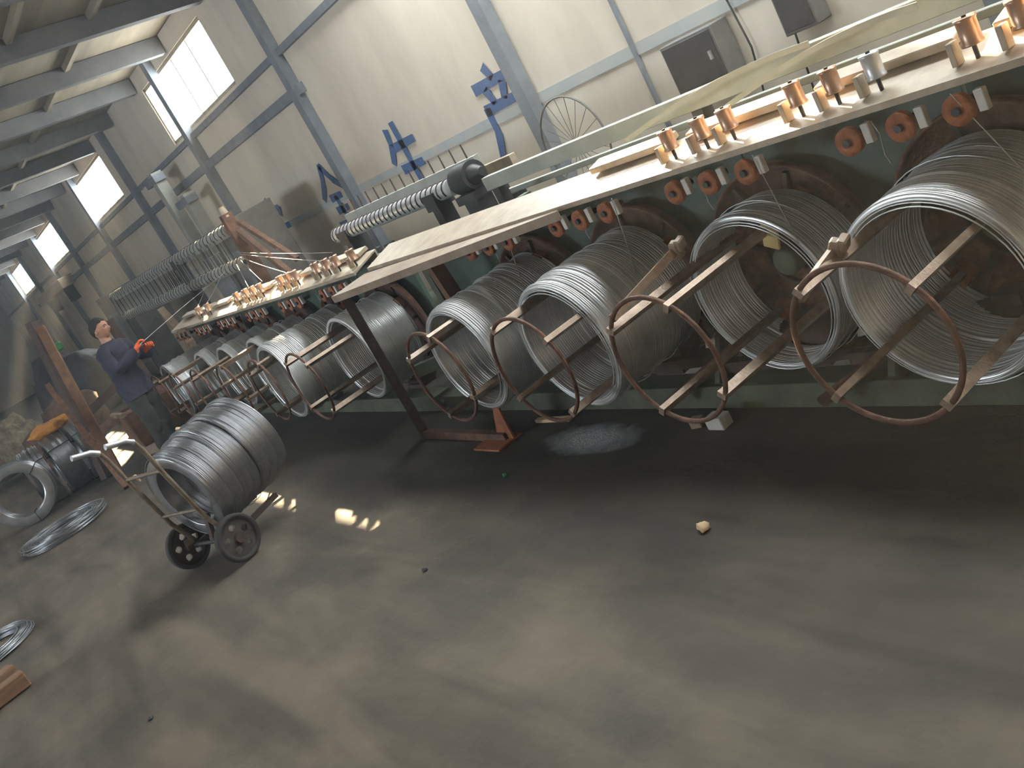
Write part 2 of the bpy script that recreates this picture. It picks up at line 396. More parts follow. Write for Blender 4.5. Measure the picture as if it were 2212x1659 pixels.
# ------------------------------------------------------------------ wire coils
def coil_mesh(R, wall, L, turns, seed, n=56, jit=0.004, off=0.004, lobes=0, name='windings', m='wire', flare=0.0):
    """open coil: many stacked turns along +Y, hollow, ribbed in and out"""
    rg = random.Random(seed); pitch = L / turns; out = []; inn = []
    dr = 0; ox = oz = 0
    for i in range(turns):
        dr = dr * .6 + rg.uniform(-jit, jit); ox = ox * .7 + rg.uniform(-off, off); oz = oz * .7 + rg.uniform(-off, off)
        lb = 0.010 * abs(math.sin(PI * lobes * i / turns)) if lobes else 0
        fl = flare * (1 - i / turns) ** 2
        y = i * pitch
        for t, k in ((0.0, -0.45), (0.25, .25), (.5, .42), (.75, .25)):
            out.append((R + dr + lb + fl + k * pitch * .8, y + t * pitch, ox, oz))
            inn.append((R - wall + dr + fl - k * pitch * .8, y + t * pitch, ox, oz))
    prof = out + [(out[-1][0] - .003, L, ox, oz), (inn[-1][0] + .003, L, ox, oz)] + inn[::-1]
    mb = MB(); mb.lathe(prof, n); return mb.mesh(name, m)

def loop_pts(R, n=40, j=0.0, seed=0, arc=2 * PI, a0=0, tilt=0.0):
    rg = random.Random(seed); ph = rg.uniform(0, 6.28)
    return [(R * (1 + j * math.sin(2 * a + ph)) * math.cos(a + a0), tilt * math.sin(a + ph), R * (1 + j * math.cos(3 * a + ph)) * math.sin(a + a0)) for a in [arc * i / n for i in range(n + (0 if arc > 6.28 else 1))]]

def add_loose(parent, R, L, k, seed, r=.0022, m='wire'):
    rg = random.Random(seed)
    for i in range(k):
        t = MB(); t.tube(loop_pts(R * rg.uniform(1.0, 1.035), 48, .012, seed + i, tilt=rg.uniform(.004, .02)), r, 5, True)
        t.build('loose_turn', m, parent, (0, rg.uniform(-.01, L), rg.uniform(-.012, .0)))

# ------------------------------------------------------------------ take-up machine frames
GROUP_REELS = 'take-up reels along the machine frames'
AXZ = 0.57
FLY = 2.93

def take_up_frame(x0, x1, label, reels, near):
    """x0 left end, x1 right end"""
    F = empty('take_up_machine', label, 'machine', ((x0 + x1) / 2, 2.8, 0)); cx = (x0 + x1) / 2; L = x1 - x0
    def P(mb, name, m, loc=(0, 0, 0), bevel=0, rot=None): return mb.build(name, m, F, (loc[0] - cx, loc[1] - 2.8, loc[2]), bevel, rot)
    # top beam: channel with a lip
    m = MB(); y0, z0, y1, z1 = 2.615, 1.120, 2.84, 1.180
    prof = [(y0, z0), (y1, z1), (y1, z1 - .09), (y1 - .012, z1 - .09), (y1 - .012, z1 - .014), (y0 + .012, z0 - .014), (y0 + .012, z0 - .022), (y0, z0 - .022)]
    vs = [(sx * L / 2, y - 2.735, z - 1.143) for sx in (-1, 1) for (y, z) in prof]; n8 = 8
    m.add(vs, [tuple(range(7, -1, -1)), tuple(range(8, 16))] + [(i, (i + 1) % 8, 8 + (i + 1) % 8, 8 + i) for i in range(8)])
    P(m, 'top_beam', 'cream', (cx, 2.735, 1.143), 0)
    # raised cover plates along the back edge
    x = -3.25 if near else x0 + .4
    while x < x1 - .2:
        m = MB(); m.box((0, 0, 0), (.52, .09, .03)); P(m, 'cover_plate', 'cream', (x, 2.815, 1.197), .004, (.2, 0, 0))
        x += .64
    # green back panels
    nb = max(1, round(L / .9)); pw = L / nb
    for i in range(nb):
        m = MB(); m.box((0, 0, 0), (pw - .012, .03, .86)); m.box((0, -.02, .415), (pw - .012, .02, .03)); m.box((0, -.02, -.415), (pw - .012, .02, .03))
        P(m, 'back_panel', 'green', (x0 + pw * (i + .5), 3.02, .66), .002)
    m = MB(); m.box((0, 0, 0), (L, .24, .012)); P(m, 'top_flange', 'green', (cx, 2.92, 1.098), 0)  # plate added to stop sun slipping between panel and beam
    # base channel on the floor
    m = MB(); m.box((0, 0, 0), (L + .1, .03, .115)); m.box((0, .06, .05), (L + .1, .12, .014)); m.box((0, .06, -.05), (L + .1, .12, .014)); P(m, 'base_channel', 'green_dirty', (cx, 2.66, .0575), .002)
    m = MB(); m.box((0, 0, 0), (L, .05, .1)); P(m, 'rear_base_rail', 'green_dirty', (cx, 3.4, .05))
    # legs between reels
    n = len(reels)
    for i, rx in enumerate(reels):
        lx = rx - .45
        m = MB(); m.beam((0, 2.66, .115), (-.04, 2.90, .40), .09, .03, (1, 0, 0)); P(m, 'leg', 'green_dirty', (lx, 0, 0))
        m = MB(); m.box((0, 0, 0), (.08, .36, .08)); P(m, 'cross_member', 'green_dirty', (lx, 3.2, .12))
        m = MB(); m.box((0, 0, .5), (.07, .07, 1.0)); P(m, 'rear_post', 'green', (lx, 3.38, .09))
        # bearing housing behind flange
        m = MB(); m.cyl((0, -.05, 0), (0, .3, 0), .11, .11, 20); m.box((0, .16, -.2), (.2, .24, .22)); P(m, 'bearing_housing', 'green_dirty', (rx, 3.0, AXZ))
        # a motor lying under the panel
        m = MB(); m.cyl((-.16, 0, 0), (.16, 0, 0), .085, .085, 20); m.cyl((-.20, 0, 0), (-.16, 0, 0), .06, .085, 20); m.box((0, 0, -.09), (.2, .14, .03)); m.box((0, 0, .09), (.1, .09, .05))
        P(m, 'drive_motor', 'rust_dark', (rx - .05, 2.86, .215))
    # guide pulleys under the beam, in threes
    for i, rx in enumerate(reels):
        c = rx + (.07 * (i if near else 0)) - .02
        for k in (-1, 0, 1):
            px = c + k * .19
            d = MB(); prof = [(.010, -.012), (.047, -.012), (.047, -.008), (.037, -.003), (.037, .003), (.047, .008), (.047, .012), (.010, .012)]
            d.lathe(prof, 24); o = P(d, 'guide_pulley', 'rust_orange', (px, 2.60, 1.035))
            h = MB(); h.cyl((0, -.026, 0), (0, .10, 0), .013, .013, 10); h.build('pulley_shaft', 'dark', o)
            k2 = MB(); k2.box((0, 0, 0), (.028, .025, .065)); P(k2, 'pulley_bracket', 'white', (px + .072, 2.605, 1.045), .002)
        # hooks of scrap wire hung on the panel
        hk = MB(); hk.tube([(0, 0, .12), (.01, -.01, .14), (.04, -.02, .13), (.05, -.015, .08), (.035, -.01, 0), (.045, -.01, -.04)], .003, 6); P(hk, 'wire_hook', 'wire_line', (rx - .42, 2.98, .86))
    # upright copper-coloured rollers standing on the beam
    if near: rl = [-2.88, -2.70, -2.56, -2.24, -2.09, -1.93, -1.61, -1.46, -1.30]
    else: rl = [-10.1, -9.75, -8.75, -8.47, -8.27, -8.07, -7.53, -7.36, -7.2, -6.75, -6.55, -6.37, -6.08]
    for i, px in enumerate(rl):
        d = MB(); d.lathe([(.008, -.04), (.032, -.04), (.032, -.034), (.029, -.030), (.029, .028), (.032, .032), (.032, .04), (.008, .04)], 24, 'Z')
        o = P(d, 'guide_roller', 'bright' if near and i in (5,) else 'copper', (px, 2.69, 1.222))
        h = MB(); h.cyl((0, 0, -.09), (0, 0, .046), .007, .007, 10); h.build('roller_pin', 'dark', o)
        k2 = MB(); k2.box((0, 0, 0), (.02, .04, .07)); P(k2, 'roller_bracket', 'cream', (px - .055, 2.68, 1.175), .002)
    return F, P, cx

near_reels = [-1.83, -2.73, -3.62, -4.50]
NF, NP, ncx = take_up_frame(-5.80, -0.9, 'green take-up machine frame with cream top beam, nearest the camera, four big wire reels', near_reels, True)
far_reels = [-6.45, -7.35, -8.25, -9.15, -10.0, -10.85]
FF, FP, fcx = take_up_frame(-11.3, -6.02, 'second green take-up frame farther down the row, beside the standing worker', far_reels, False)

# left end of the near frame: sloping front plate, legs, floor plates
m = MB(); m.ngon([(-5.80, 2.30, 1.085), (-3.6, 2.575, 1.11), (-3.6, 2.585, 1.115), (-5.80, 2.58, 1.10)], .045, (0, 0, -1)); NP(m, 'shelf_plate', 'tan', (0, 0, 0), .002)
m = MB(); m.beam((-5.74, 2.36, 1.06), (-5.70, 2.34, 0.0), .06, .06); NP(m, 'end_leg', 'rust_dark')
m = MB(); m.beam((-5.70, 2.95, 1.08), (-5.66, 2.95, 0.0), .07, .07); NP(m, 'end_leg', 'green_dirty')
m = MB(); m.beam((-5.18, 2.72, 1.08), (-5.12, 2.72, .72), .09, .06); NP(m, 'strut', 'orange_steel')
m = MB(); m.beam((-5.70, 2.5, .40), (-4.95, 2.75, .46), .05, .08); NP(m, 'side_rail', 'green_dirty')
m = MB(); m.box((0, 0, 0), (1.02, .05, .05)); NP(m, 'foot_bar', 'rust', (-5.18, 2.34, .025), .002)
m = MB(); m.ngon([(-4.80, 2.35, 0), (-4.62, 2.35, 0), (-4.60, 2.35, .22), (-4.66, 2.35, .22)], .012, (0, -1, 0)); m.ngon([(-4.9, 2.22, 0), (-4.62, 2.22, 0), (-4.62, 2.40, 0), (-4.9, 2.40, 0)], .012, (0, 0, 1)); NP(m, 'gusset_plate', 'rust_orange')
m = MB(); m.cyl((-5.02, 2.52, .30), (-5.0, 2.56, .30), .085, .085, 20); m.cyl((-5.03, 2.50, .30), (-5.0, 2.6, .30), .02, .02, 10); NP(m, 'spare_disc', 'rust_orange')
# long scrap bars lying under the near reels
for i, (xa, xb) in enumerate(((-4.3, -3.1), (-3.2, -2.1), (-2.5, -1.2))):
    m = MB(); m.beam((xa, 2.74, .165 + .01 * i), (xb, 2.80, .20), .09, .05); NP(m, 'loose_tray_bar', 'rust_dark')
# a rusty diagonal stay
for rx in (-2.3, -3.2):
    m = MB(); m.beam((rx - .25, 2.52, .10), (rx + .22, 2.85, .32), .03, .04); NP(m, 'stay', 'rust')

# ------------------------------------------------------------------ reels
ring_me = None
def reel_proto(name, label, R=.262, arms=(40, 130, 220, 310), flange_r=.385, ring=True):
    root = empty(name, label, 'reel', (0, 0, 0))
    d = MB(); prof = [(.03, -.012), (flange_r, -.012), (flange_r, -.035), (flange_r + .012, -.035), (flange_r + .012, .015), (.03, .015)]
    d.lathe(prof, 56); d.build('flange', 'rust_dark' if False else 'rust', root, (0, 0, 0))
    h = MB(); h.lathe([(.0, -.10), (.05, -.10), (.062, -.085), (.062, -.012), (.0, -.012)], 24, closed=False); h.build('hub', 'green_dirty', root)
    h = MB(); h.lathe([(.12, -.035), (.135, -.035), (.135, -.012), (.12, -.012)], 32); h.build('hub_collar', 'rust_dark', root)
    for a in range(0, 360, 45):
        aa = R_(a + 10); g = MB(); c = Vector((math.cos(aa), 0, math.sin(aa)))
        g.beam(c * .135 + Vector((0, -.022, 0)), c * (flange_r - .02) + Vector((0, -.022, 0)), .02, .022, (0, 1, 0)); g.build('rib', 'rust_dark', root)
    for a in arms:
        aa = R_(a); c = Vector((math.cos(aa), 0, math.sin(aa)))
        g = MB(); g.beam(c * R + Vector((0, -.012, 0)), c * (R * .99) + Vector((0, -.86, 0)), .024, .036, c); g.build('arm', 'arm', root)
        g = MB(); g.box((c * (R + .015) + Vector((0, -.04, 0))), (.07, .05, .07), Matrix.Rotation(-aa, 3, 'Y')); g.build('arm_lug', 'rust_orange', root)
    if ring:
        g = MB(); g.tube(loop_pts(R + .004, 64), .0095, 8, True); g.build('front_ring', 'rust', root, (0, -.845, 0))
    return root
def copy_tree(o, parent=None):
    c = o.copy(); COL.objects.link(c); c.parent = parent
    for ch in list(o.children): copy_tree(ch, c)
    return c
reel_names_near = ['rusty open-front reel at the right frame edge, nearest the camera', 'second rusty reel from the right with a yellow tag inside', 'third reel from the right, half full of silver wire', 'leftmost reel on the near frame, beside the orange gusset plate']
P0 = None
phases = [0, 15, -8, 22]
def place_reel(i, rx, label, ph, grp):
    global P0
    if P0 is None: P0 = reel_proto('take_up_reel', label); o = P0
    else: o = copy_tree(P0)
    o.location = (rx, FLY, AXZ); o.rotation_euler = (0, R_(-ph), 0); o['label'] = label; o['group'] = grp
    return o
for i, rx in enumerate(near_reels): place_reel(i, rx, reel_names_near[i], phases[i], GROUP_REELS)
far_names = ['first reel of the far frame, just left of the near frame end leg', 'second reel of the far frame, holding a long silver coil', 'empty third reel of the far frame', 'fourth reel of the far frame with a bright short coil', 'fifth reel of the far frame with a short coil', 'last reel of the far frame, next to the worker']
for i, rx in enumerate(far_reels): place_reel(i + 4, rx, far_names[i], (i * 17) % 40, GROUP_REELS)

# extra retaining bars ending in pale crumpled blocks
for rl_, ph_, pa, pb in ((2, 15, (-2.93, 2.10, .76), (-2.86, 2.47, .85)), (0, 0, (-2.03, 2.10, .74), (-2.00, 2.30, .80))):
    ro = [o for o in COL.objects if o.get('category') == 'reel' and abs(o.location.x - (-2.73 if rl_ == 2 else -1.83)) < .02][0]
    inv = (Matrix.Translation(ro.location) @ Matrix.Rotation(ro.rotation_euler.y, 4, 'Y')).inverted()
    g = MB(); g.beam(inv @ Vector(pa), inv @ Vector(pb), .022, .034); g.build('retaining_bar', 'arm', ro)
    g = MB(); g.box((0, 0, 0), (.05, .05, .075), None, .7); g.box((.02, .01, .02), (.03, .05, .05)); g.build('end_block', 'tan', ro, tuple(inv @ Vector(pb)), .006, (.3, .5, .2))

# coils hanging on the reels : (x, front y, back y, outer radius, wall)
GC = 'wire coils on the take-up reels'
spec = [(-1.82, 2.42, 2.88, .325, .030, 34, 11, 'large thin silver wire coil on the rightmost reel, its inside showing'),
        (-2.70, 2.62, 2.88, .335, .028, 20, 12, 'shallow silver wire coil on the second reel from the right'),
        (-3.62, 2.30, 2.88, .318, .040, 42, 13, 'long bright silver wire coil on the third reel from the right'),
        (-4.50, 2.26, 2.88, .308, .036, 44, 14, 'long silver wire coil on the leftmost near reel'),
        (-6.45, 2.48, 2.88, .32, .03, 26, 15, 'silver wire coil just left of the near frame end leg'),
        (-7.35, 2.20, 2.88, .315, .04, 46, 16, 'long silver wire coil on the second reel of the far frame'),
        (-8.25, 2.42, 2.88, .30, .03, 34, 20, 'dull wire coil on the third reel of the far frame'),
        (-9.15, 2.40, 2.88, .31, .03, 34, 17, 'short bright coil on the fourth reel of the far frame'),
        (-10.0, 2.40, 2.88, .31, .03, 34, 18, 'short bright coil on the fifth reel of the far frame'),
        (-10.85, 2.22, 2.88, .31, .03, 46, 19, 'bright ribbed coil right beside the worker')]
for (x, yf, yb, R, wl, turns, sd, lab) in spec:
    root = empty('wire_coil', lab, 'wire coil', (x, yf, AXZ - (R - wl * .65 - .285)), 0, GC)
    L = yb - yf
    near = x > -5
    me = coil_mesh(R, wl * .65, L, int(turns * 1.15), sd, 72 if near else 40, .0045, .0035, flare=.004)
    o = inst('windings', me, root); o['kind'] = 'stuff'
    add_loose(root, R + .006, L * .8, 5 if near else 2, sd)
    # front lip: a few tight turns
    for k in range(3 if near else 1):
        t = MB(); t.tube(loop_pts(R - wl * (k + .5) / 3, 56, .006, sd + 50 + k, tilt=.006), .0025, 5, True); t.build('front_turn', 'wire', root, (0, -.006 - .003 * k, 0))
# yellow tag
m = MB(); m.box((0, 0, 0), (.07, .012, .10), None); tag(m.build('paper_tag', 'yellow', None, (-2.57, 2.66, .755), .001, (0.1, .4, 0)), 'small yellow tag inside the second reel from the right', 'tag')

# single wires from pulleys down to coils and across the beam
GW = 'single wires running over the machine'
def wire(pts, label, r=.0016):
    c = Vector(pts[0]); m = MB(); m.tube([Vector(p) - c for p in pts], r, 6)
    return tag(m.build('wire', 'wire_line', None, tuple(c)), label, 'wire', GW)
def sag(a, bb, s, n=8):
    a, bb = Vector(a), Vector(bb)
    return [a.lerp(bb, i / n) - Vector((0, 0, s * 4 * (i / n) * (1 - i / n))) for i in range(n + 1)]
for (px, cxx, nm) in ((-4.08, -4.24, 'leftmost'), (-3.22, -3.34, 'third'), (-2.42, -2.42, 'second'), (-1.66, -1.52, 'rightmost')):
    wire(sag((px, 2.585, 1.09), (cxx, 2.62, .72), .0), {'leftmost': 'thin silver wire running from the pulleys down to the leftmost near coil', 'third': 'thin silver wire running down to the third coil from the right', 'second': 'thin silver wire running down to the second coil from the right', 'rightmost': 'thin silver wire running down to the rightmost coil'}[nm])
for (px, cxx, nm) in ((-6.05, -6.2, 'right end'), (-8.6, -8.9, 'middle'), (-10.3, -10.6, 'left end')):
    wire(sag((px, 2.585, 1.09), (cxx, 2.62, .74), 0), 'thin wire dropping to a coil at the %s of the far frame' % nm)

# ------------------------------------------------------------------ rollers and wire guides behind the machines
def long_roller(name, x0, x1, y, z, r, m, label, ticks=0, post_x=(), tick_m='rust_dark', cat='roller', tr=None):
    root = empty(name, label, cat, ((x0 + x1) / 2, y, 0)); cx = (x0 + x1) / 2
    b = MB(); b.cyl((x0 - cx, 0, z), (x1 - cx, 0, z), r, r, 24); b.build('tube', m, root)
    for s_, xx in ((-1, x0), (1, x1)):
        b = MB(); b.cyl((xx - cx, 0, z), (xx - cx + s_ * .1, 0, z), r * .35, r * .35, 12); b.build('axle_end', 'dark', root)
    for px in post_x:
        b = MB(); b.box((0, 0, (z - r) / 2), (.1, .12, z - r)); b.box((0, 0, .02), (.26, .26, .04)); b.box((0, 0, z - r * .6), (.16, .16, .12)); b.build('support_post', 'dark', root, (px - cx, .0, 0))
    for k in range(ticks):
        xx = x0 + (x1 - x0) * (k + .5) / ticks
        b = MB(); b.tube([(0, -(r + .004) * math.cos(t), (r + .004) * math.sin(t)) for t in [i * PI * 1.5 / 10 - .6 for i in range(11)]], tr or .006, 4); b.build('wire_wrap', tick_m, root, (xx - cx, 0, z))
    return root
long_roller('comb_roller', -7.95, -5.85, 3.5, 1.28, .062, 'bright', 'bright silver roller wrapped with wires, in front of the wall on a dark post', 26, (-6.1, -7.7))
# upright wire pins over that roller
r_ = empty('guide_comb', 'rail of short upright pins just above the bright roller', 'guide comb', (-6.9, 3.72, 0))
m = MB(); m.box((0, 0, 0), (2.3, .05, .07)); m.build('rail', 'galv', r_, (0, 0, 1.36), .002)
for k in range(14):
    m = MB(); m.cyl((0, 0, 0), (0, 0, .11), .007, .005, 6); m.build('pin', 'rust_dark', r_, (-1.1 + k * .165, 0, 1.39))
for px in (-1.05, 1.05):
    m = MB(); m.box((0, 0, 0), (.06, .06, 1.33)); m.build('post', 'dark', r_, (px, 0, .665))
# motor at the end of the roller
r_ = empty('roller_drive', 'dark drive motor on a post at the right end of the bright roller', 'motor', (-5.62, 3.5, 0))
m = MB(); m.cyl((-.10, 0, 1.30), (.10, 0, 1.30), .10, .10, 20); m.cyl((.10, 0, 1.30), (.2, 0, 1.30), .07, .03, 16); m.box((0, 0, 1.18), (.22, .2, .06)); m.build('motor', 'dark', r_)
m = MB(); m.box((0, 0, .58), (.16, .14, 1.16)); m.box((0, 0, .02), (.34, .3, .04)); m.build('post', 'dark', r_)

long_roller('guide_roller_tube', -17.5, -10.45, 3.55, 1.78, .075, 'roller', 'upper long pale roller tube behind the worker and far frame', 46, (-12.9, -17.3), 'dark')
long_roller('guide_roller_tube', -17.5, -10.6, 3.55, 1.40, .075, 'roller', 'lower long pale roller tube behind the worker and far frame', 46, (), 'dark')
# comb wires between the two tubes
r_ = empty('wire_curtain', 'rows of fine wires strung between the two long pale tubes', 'wire curtain', (-14, 3.55, 0))
for k in range(70):
    m = MB(); m.cyl((0, -.077, 1.46), (0, -.077, 1.76), .0045, .0045, 5, False); m.build('wire', 'galv' if k % 3 else 'dark', r_, (-3.4 + k * .098, 0, 0))
r_ = empty('tube_stand', 'rust and cream stand holding the right ends of the long pale tubes', 'stand', (-10.35, 3.55, 0))
m = MB(); m.box((0, 0, .97), (.09, .12, 1.94)); m.box((0, 0, .02), (.3, .4, .04)); m.build('post', 'rust', r_)
m = MB(); m.cyl((0, 0, 1.9), (0, 0, 2.02), .05, .03, 12); m.build('cap', 'cream', r_)
m = MB(); m.beam((0, .02, 1.75), (.55, .1, 1.05), .06, .06); m.build('brace', 'rust', r_)
m = MB(); m.beam((.2, .02, 1.8), (.9, .1, 1.2), .05, .05); m.build('brace', 'rust', r_)
# fan of wires from the tubes to the far rollers
fan = [((-10.3, 3.45, 1.52), (-7.3, 3.1, 1.22)), ((-10.3, 3.45, 1.50), (-7.1, 3.0, 1.16)), ((-10.35, 3.45, 1.47), (-7.5, 2.75, 1.26)), ((-10.4, 3.45, 1.44), (-8.1, 2.75, 1.26)), ((-10.6, 3.45, 1.42), (-8.5, 2.75, 1.26)), ((-11.3, 3.45, 1.38), (-9.75, 2.7, 1.26)), ((-12.0, 3.45, 1.36), (-10.1, 2.7, 1.26))]
fl = ['topmost', 'second', 'third', 'fourth', 'fifth', 'sixth', 'lowest']
for i, (a, c) in enumerate(fan): wire(sag(a, c, .01), '%s thin wire of the fan spreading from the long tubes to the far frame rollers' % fl[i], .0022)
# the wire the worker is holding
wire([(-10.95, 3.4, 1.40), (-10.78, 2.7, 1.30), (-10.66, 2.12, 1.20)], 'thin wire running from the lower tube into the worker\'s orange gloves', .0022)
# brown diagonal bar and low brown table behind the worker
m = MB(); m.beam((-12.75, 3.0, 1.34), (-11.75, 2.85, .86), .09, .06); m.beam((-11.75, 2.85, .88), (-11.75, 2.85, 0), .07, .07); m.beam((-12.75, 3.0, 1.34), (-12.75, 3.0, 0), .07, .07); tag(m.build('sloping_bar_stand', 'tan', None), 'sloping tan steel bar on two legs behind the worker\'s hands', 'stand')
# two low guide rails behind the near frame
def rail(x0, x1, y, z, h, d, m_, label, posts):
    root = empty('guide_rail', label, 'rail', ((x0 + x1) / 2, y, 0)); cx = (x0 + x1) / 2
    b = MB(); b.box((0, 0, z), (x1 - x0, d, h)); b.build('rail_tube', m_, root, None, .003)
    for px in posts:
        b = MB(); b.box((0, 0, (z - h / 2) / 2), (.07, .07, z - h / 2)); b.build('post', 'dark', root, (px - cx, 0, 0))
rail(-5.2, -.2, 3.35, 1.235, .085, .06, 'galv', 'wide pale galvanised rail just behind the cream beam', (-5.1, -3.3, -1.2))
rail(-5.4, -.2, 3.6, 1.10, .035, .04, 'galv', 'thin lower galvanised rail behind the cream beam', (-5.3, -2.6))
rail(-9.0, -5.9, 4.1, 1.22, .09, .06, 'cream', 'cream rail at the wall behind the bright roller', (-8.8, -6.2))
# bent pale sheets over the beam (two arched straps)
for k, (xa, xb, z) in enumerate(((-3.6, -2.45, 1.21), (-2.95, -2.0, 1.19))):
    m = MB(); pts = [(xa + (xb - xa) * t / 12, 3.12, z + .10 * math.sin(PI * (t / 12) * .62)) for t in range(13)]
    for i in range(12): m.beam(pts[i], pts[i + 1], .006, .022)
    tag(m.build('arched_strap', 'galv', None), ['longer arched metal strap behind the copper rollers', 'shorter arched metal strap behind the copper rollers'][k], 'strap')

# big mesh wheel leaning against the wall
r_ = empty('fan_wheel', 'large faint wire wheel leaning on the wall beside the last blue character', 'wheel', (-6.10, 4.82, 0))
m = MB(); m.tube(loop_pts(.38, 48), .008, 6, True); m.build('rim', 'plug', r_, (0, 0, 1.06))
for k in range(10):
    a = PI * k / 10; m = MB(); m.cyl((-.38 * math.cos(a), 0, -.38 * math.sin(a)), (.38 * math.cos(a), 0, .38 * math.sin(a)), .0025, .0025, 5); m.build('spoke', 'plug', r_, (0, 0, 1.06))
m = MB(); m.box((0, 0, .4), (.08, .08, .8)); m.box((0, 0, .02), (.4, .3, .04)); m.build('stand', 'dark', r_)
# dark electrical cabinets and cables on the wall
r_ = empty('electrical_cabinet', 'dark square electrical cabinet on the wall above the cream beam', 'cabinet', (-4.92, WY - .10, 1.23))
m = MB(); m.box((0, 0, 0), (.50, .18, .36)); m.build('body', 'plug', r_, None, .006)
m = MB(); m.box((0, 0, 0), (.46, .012, .32)); d_ = m.build('door', 'dark', r_, (0, -.097, 0), .003)
m = MB(); m.box((0, 0, 0), (.02, .02, .06)); m.build('door_handle', 'grip', d_, (.18, -.014, 0))
r_ = empty('electrical_cabinet', 'small dark electrical box at the top edge of the photo, right of the big cabinet', 'cabinet', (-4.05, WY - .08, 1.28))
m = MB(); m.box((0, 0, 0), (.26, .14, .30)); m.build('body', 'plug', r_, None, .006)
m = MB(); m.box((0, 0, 0), (.22, .012, .26)); d_ = m.build('door', 'dark', r_, (0, -.077, 0), .003)
for k, (x, dx, lab) in enumerate(((-4.6, .10, 'thin black cable hanging beside the big electrical cabinet'), (-4.22, .05, 'thin black cable hanging from the small electrical box'))):
    m = MB(); m.tube([(0, 0, 1.1), (dx * .4, 0, .7), (-dx * .3, 0, .3), (dx * .6, 0, 0)], .007, 6); tag(m.build('cable', 'dark', None, (x, WY - .03, .45)), lab, 'cable')
# steel posts by the far wall
for x, y, lab in ((-16.2, 4.9, 'pale green box post standing before the wall, left one of the pair'), (-15.35, 4.9, 'pale green box post standing before the wall, right one of the pair')):
    r_ = empty('steel_post', lab, 'post', (x, y, 0)); h = 3.15 if x < -16 else 2.6
    m = MB(); m.box((0, 0, h / 2), (.22, .18, h)); m.build('column', 'galv', r_, None, .004)
    m = MB(); m.box((0, 0, 0), (.6, .2, .12)); m.build('bracket', 'steel_blue', r_, (-.15, 0, h - .1), .004)
    m = MB(); m.box((0, 0, .01), (.4, .4, .02)); m.build('base_plate', 'dark', r_)
r_ = empty('wall_shelf', 'pale board shelf high on the far wall below the small windows', 'shelf', (-31.5, WY - .2, 2.8))
m = MB(); m.box((0, 0, 0), (5.0, .4, .28)); m.build('board', 'cream', r_, None, .01)
for sx in (-1.8, 1.8):
    m = MB(); m.box((sx, .05, -.3), (.08, .3, .5)); m.build('bracket', 'dark', r_)
# dark machine bulks behind the far frame
def cabinet_machine(x, y, w, d, h, lab, mm='plug'):
    r_ = empty('machine_cabinet', lab, 'machine', (x, y, 0))
    m = MB(); m.box((0, 0, h / 2 + .05), (w, d, h - .1)); m.build('body', mm, r_, None, .01)
    m = MB(); m.box((0, -d / 2 - .006, h / 2), (w * .8, .012, h * .6)); m.build('door', 'steel_blue', r_, None, .003)
    for sx in (-1, 1):
        m = MB(); m.box((0, 0, .025), (.1, d * .8, .05)); m.build('foot', 'dark', r_, (sx * w * .4, 0, 0))
cabinet_machine(-12.4, 4.4, 1.0, .6, 1.9, 'tall dark machine cabinet at the wall behind the long tubes')
cabinet_machine(-13.9, 4.5, .9, .5, 1.6, 'lower dark machine cabinet left of the tall one at the wall')
cabinet_machine(-9.4, 3.95, 1.3, .5, .95, 'low dark machine cabinet at the wall behind the far frame', 'dark')
cabinet_machine(-20.0, 4.3, 2.2, .7, 1.9, 'long dark machine cabinet at the far end by the wall')

